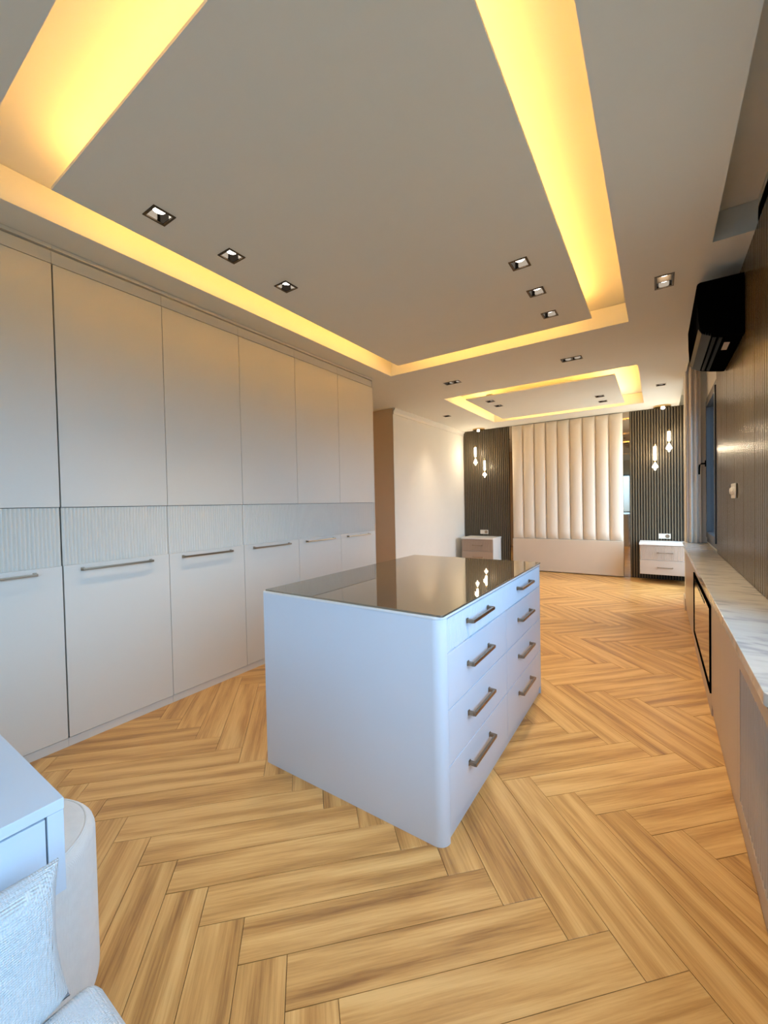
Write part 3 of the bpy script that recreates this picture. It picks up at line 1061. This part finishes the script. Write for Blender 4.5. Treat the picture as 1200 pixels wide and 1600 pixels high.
# ------------------------------------------------------------------ pendant lamps
def pendant(label, cx, drops):
    y = 7.985
    t = thing('pendant_light', label, 'pendant', (cx, y, CEIL), 'twin bedside pendants')
    MB().lathe([(0.112, -0.026), (0.120, -0.022), (0.120, -0.001)], (cx, y, CEIL), 32).build('canopy', 'gold', t)
    MB().lathe([(0.004, -0.068), (0.022, -0.060), (0.030, -0.045), (0.024, -0.030), (0.014, -0.0265)], (cx + 0.01, y - 0.05, CEIL), 20).build('spot_bulb', 'lamp', t)
    for x, zt, zm, zb in drops:
        MB().tube([(x, y, CEIL - 0.026), (x, y, zt + 0.03)], 0.0022, 6).build('cord', 'wire', t)
        MB().lathe([(0.013, zt - 0.005), (0.014, zt + 0.02), (0.006, zt + 0.034)], (x, y, 0), 14).build('cap', 'gold', t)
        MB().lathe([(0.016, zm + 0.02), (0.021, zm + 0.03), (0.021, zt - 0.012), (0.016, zt - 0.005)], (x, y, 0), 18).build('glass_tube', 'tube', t)
        MB().lathe([(0.010, zm - 0.012), (0.017, zm - 0.004), (0.010, zm + 0.004), (0.016, zm + 0.012), (0.010, zm + 0.02)], (x, y, 0), 16).build('collar', 'gold', t)
        MB().lathe([(0.004, zb), (0.016, zb + 0.012), (0.020, zb + 0.035), (0.046, zb + 0.052), (0.040, zb + 0.075), (0.016, zm - 0.03), (0.010, zm - 0.012)], (x, y, 0), 8).build('crystal', 'crystal', t, smooth=False)
        ld = bpy.data.lights.new('pendant_glow', 'POINT')
        ld.energy = 5.0
        ld.color = LAMP_COLOR
        ld.shadow_soft_size = 0.03
        lo = bpy.data.objects.new('pendant_glow', ld)
        COL.objects.link(lo)
        lo.parent = t
        lo.location = Vector((x, y - 0.06, (zt + zm) / 2)) - t.location


pendant('pair of glowing crystal pendants hanging over the left nightstand', -3.02, ((-3.10, 2.47, 2.25, 2.095), (-2.91, 2.185, 1.965, 1.835)))
pendant('pair of glowing crystal pendants hanging over the right nightstand', 0.06, ((-0.040, 2.20, 1.945, 1.80), (0.148, 2.42, 2.24, 2.085)))

# ------------------------------------------------------------------ desk, pouf, bench, pillow in the near left corner
DKX, DKY, DKZ = -1.037, 0.315, 0.750
dk = thing('dressing_table', 'white dressing table corner at the lower left edge of the photo', 'desk', (-1.40, -0.15, 0))
DKL, DKN = -1.78, -0.70
box('top', 'desk', (DKL, DKX, DKN, DKY, DKZ - 0.024, DKZ), dk, 0.002)
box('apron', 'desk', (DKL + 0.012, DKX - 0.020, DKY - 0.022, DKY - 0.002, DKZ - 0.196, DKZ - 0.0245), dk, 0.001)
box('corner_stile', 'desk', (DKX - 0.0195, DKX - 0.001, DKY - 0.029, DKY - 0.001, DKZ - 0.196, DKZ - 0.0245), dk, 0.001)
box('drawer', 'desk', (DKX - 0.0195, DKX - 0.002, DKN + 0.35, DKY - 0.032, DKZ - 0.196, DKZ - 0.0285), dk, 0.001)
box('drawer_box', 'desk', (DKL + 0.02, DKX - 0.022, DKN + 0.30, DKY - 0.024, DKZ - 0.19, DKZ - 0.03), dk, smooth=False)
box('side_panel', 'desk', (DKL + 0.005, DKX - 0.002, DKN, DKN + 0.022, 0, DKZ - 0.0245), dk, 0.001)
box('back_panel', 'desk', (DKL, DKL + 0.018, DKN + 0.023, DKY - 0.30, 0, DKZ - 0.0245), dk, 0.001)

PR, PZ = 0.212, 0.450
pf = thing('pouf', 'round cream upholstered pouf tucked under the white dressing table', 'pouf', (-1.462, 0.296, 0))
MB().lathe([(PR - 0.010, 0.0), (PR - 0.002, 0.012), (PR, 0.03), (PR, PZ - 0.030), (PR - 0.003, PZ - 0.018), (PR - 0.010, PZ - 0.008), (PR - 0.020, PZ - 0.003)], (-1.462, 0.296, 0), 56).build('body', 'boucle', pf)
MB().lathe([(PR - 0.0205, PZ - 0.006), (PR - 0.022, PZ - 0.001), (PR - 0.04, PZ + 0.004), (0.09, PZ + 0.008), (0.01, PZ + 0.009)], (-1.462, 0.296, 0), 56).build('seat_pad', 'boucle', pf)
ring = [(-1.462 + (PR - 0.021) * math.cos(a), 0.296 + (PR - 0.021) * math.sin(a), PZ - 0.0015) for a in [2 * math.pi * k / 56 for k in range(57)]]
MB().tube(ring, 0.0032, 8).build('piping', 'boucle', pf)

BX0, BX1, BY0, BY1, BZ = -0.912, -0.36, -1.05, 0.318, 0.458
bn = thing('upholstered_bench', 'white linen bench seat corner at the bottom left of the photo', 'bench', ((BX0 + BX1) / 2, (BY0 + BY1) / 2, 0))
box('seat_cushion', 'linen', (BX0, BX1, BY0, BY1, 0.30, BZ), bn, 0.03, bseg=4)
box('base', 'boucle', (BX0 + 0.02, BX1 - 0.02, BY0 + 0.02, BY1 - 0.02, 0.05, 0.299), bn, 0.01)
for xx in (BX0 + 0.06, BX1 - 0.06):
    for yy in (BY0 + 0.08, BY1 - 0.08):
        MB().lathe([(0.014, 0), (0.020, 0.051)], (xx, yy, 0), 12).build('leg', 'darkbronze', bn)


def pillow(w, h, d, n=28):
    V, F = [], []
    for side in (1, -1):
        for j in range(n + 1):
            for i in range(n + 1):
                u, v = 2 * i / n - 1, 2 * j / n - 1
                k = (max(0, 1 - u ** 4) * max(0, 1 - v ** 4)) ** 0.5
                pin = 1 - 0.055 * (1 - abs(u) ** 2) * abs(v) ** 3
                pin2 = 1 - 0.055 * (1 - abs(v) ** 2) * abs(u) ** 3
                wr = 0.006 * math.sin(7 * u + 3 * v) * k
                V.append((side * (d / 2 * k + 0.003) + wr, u * w / 2 * pin2, v * h / 2 * pin))
    m = (n + 1) ** 2
    for j in range(n):
        for i in range(n):
            a = j * (n + 1) + i
            F.append((a, a + 1, a + n + 2, a + n + 1))
            F.append((m + a, m + a + n + 1, m + a + n + 2, m + a + 1))
    rim = [i for i in range(n + 1)] + [(j + 1) * (n + 1) + n for j in range(n)] + [n * (n + 1) + n - 1 - i for i in range(n)] + [(n - 1 - j) * (n + 1) for j in range(n - 1)]
    for q in range(len(rim)):
        a, b = rim[q], rim[(q + 1) % len(rim)]
        F.append((a, b, m + b, m + a))
    return V, F


V, F = pillow(0.46, 0.245, 0.11)
mbp = MB(); mbp.v, mbp.f = V, F
pl = mbp.build('cushion', 'linen', None, angle=70)
pl.location = (-0.926, 0.044, 0.5745)
pl.rotation_euler = (0, math.radians(-7), 0)
tag(pl, 'pale woven cushion leaning on the dressing table above the bench', 'cushion')
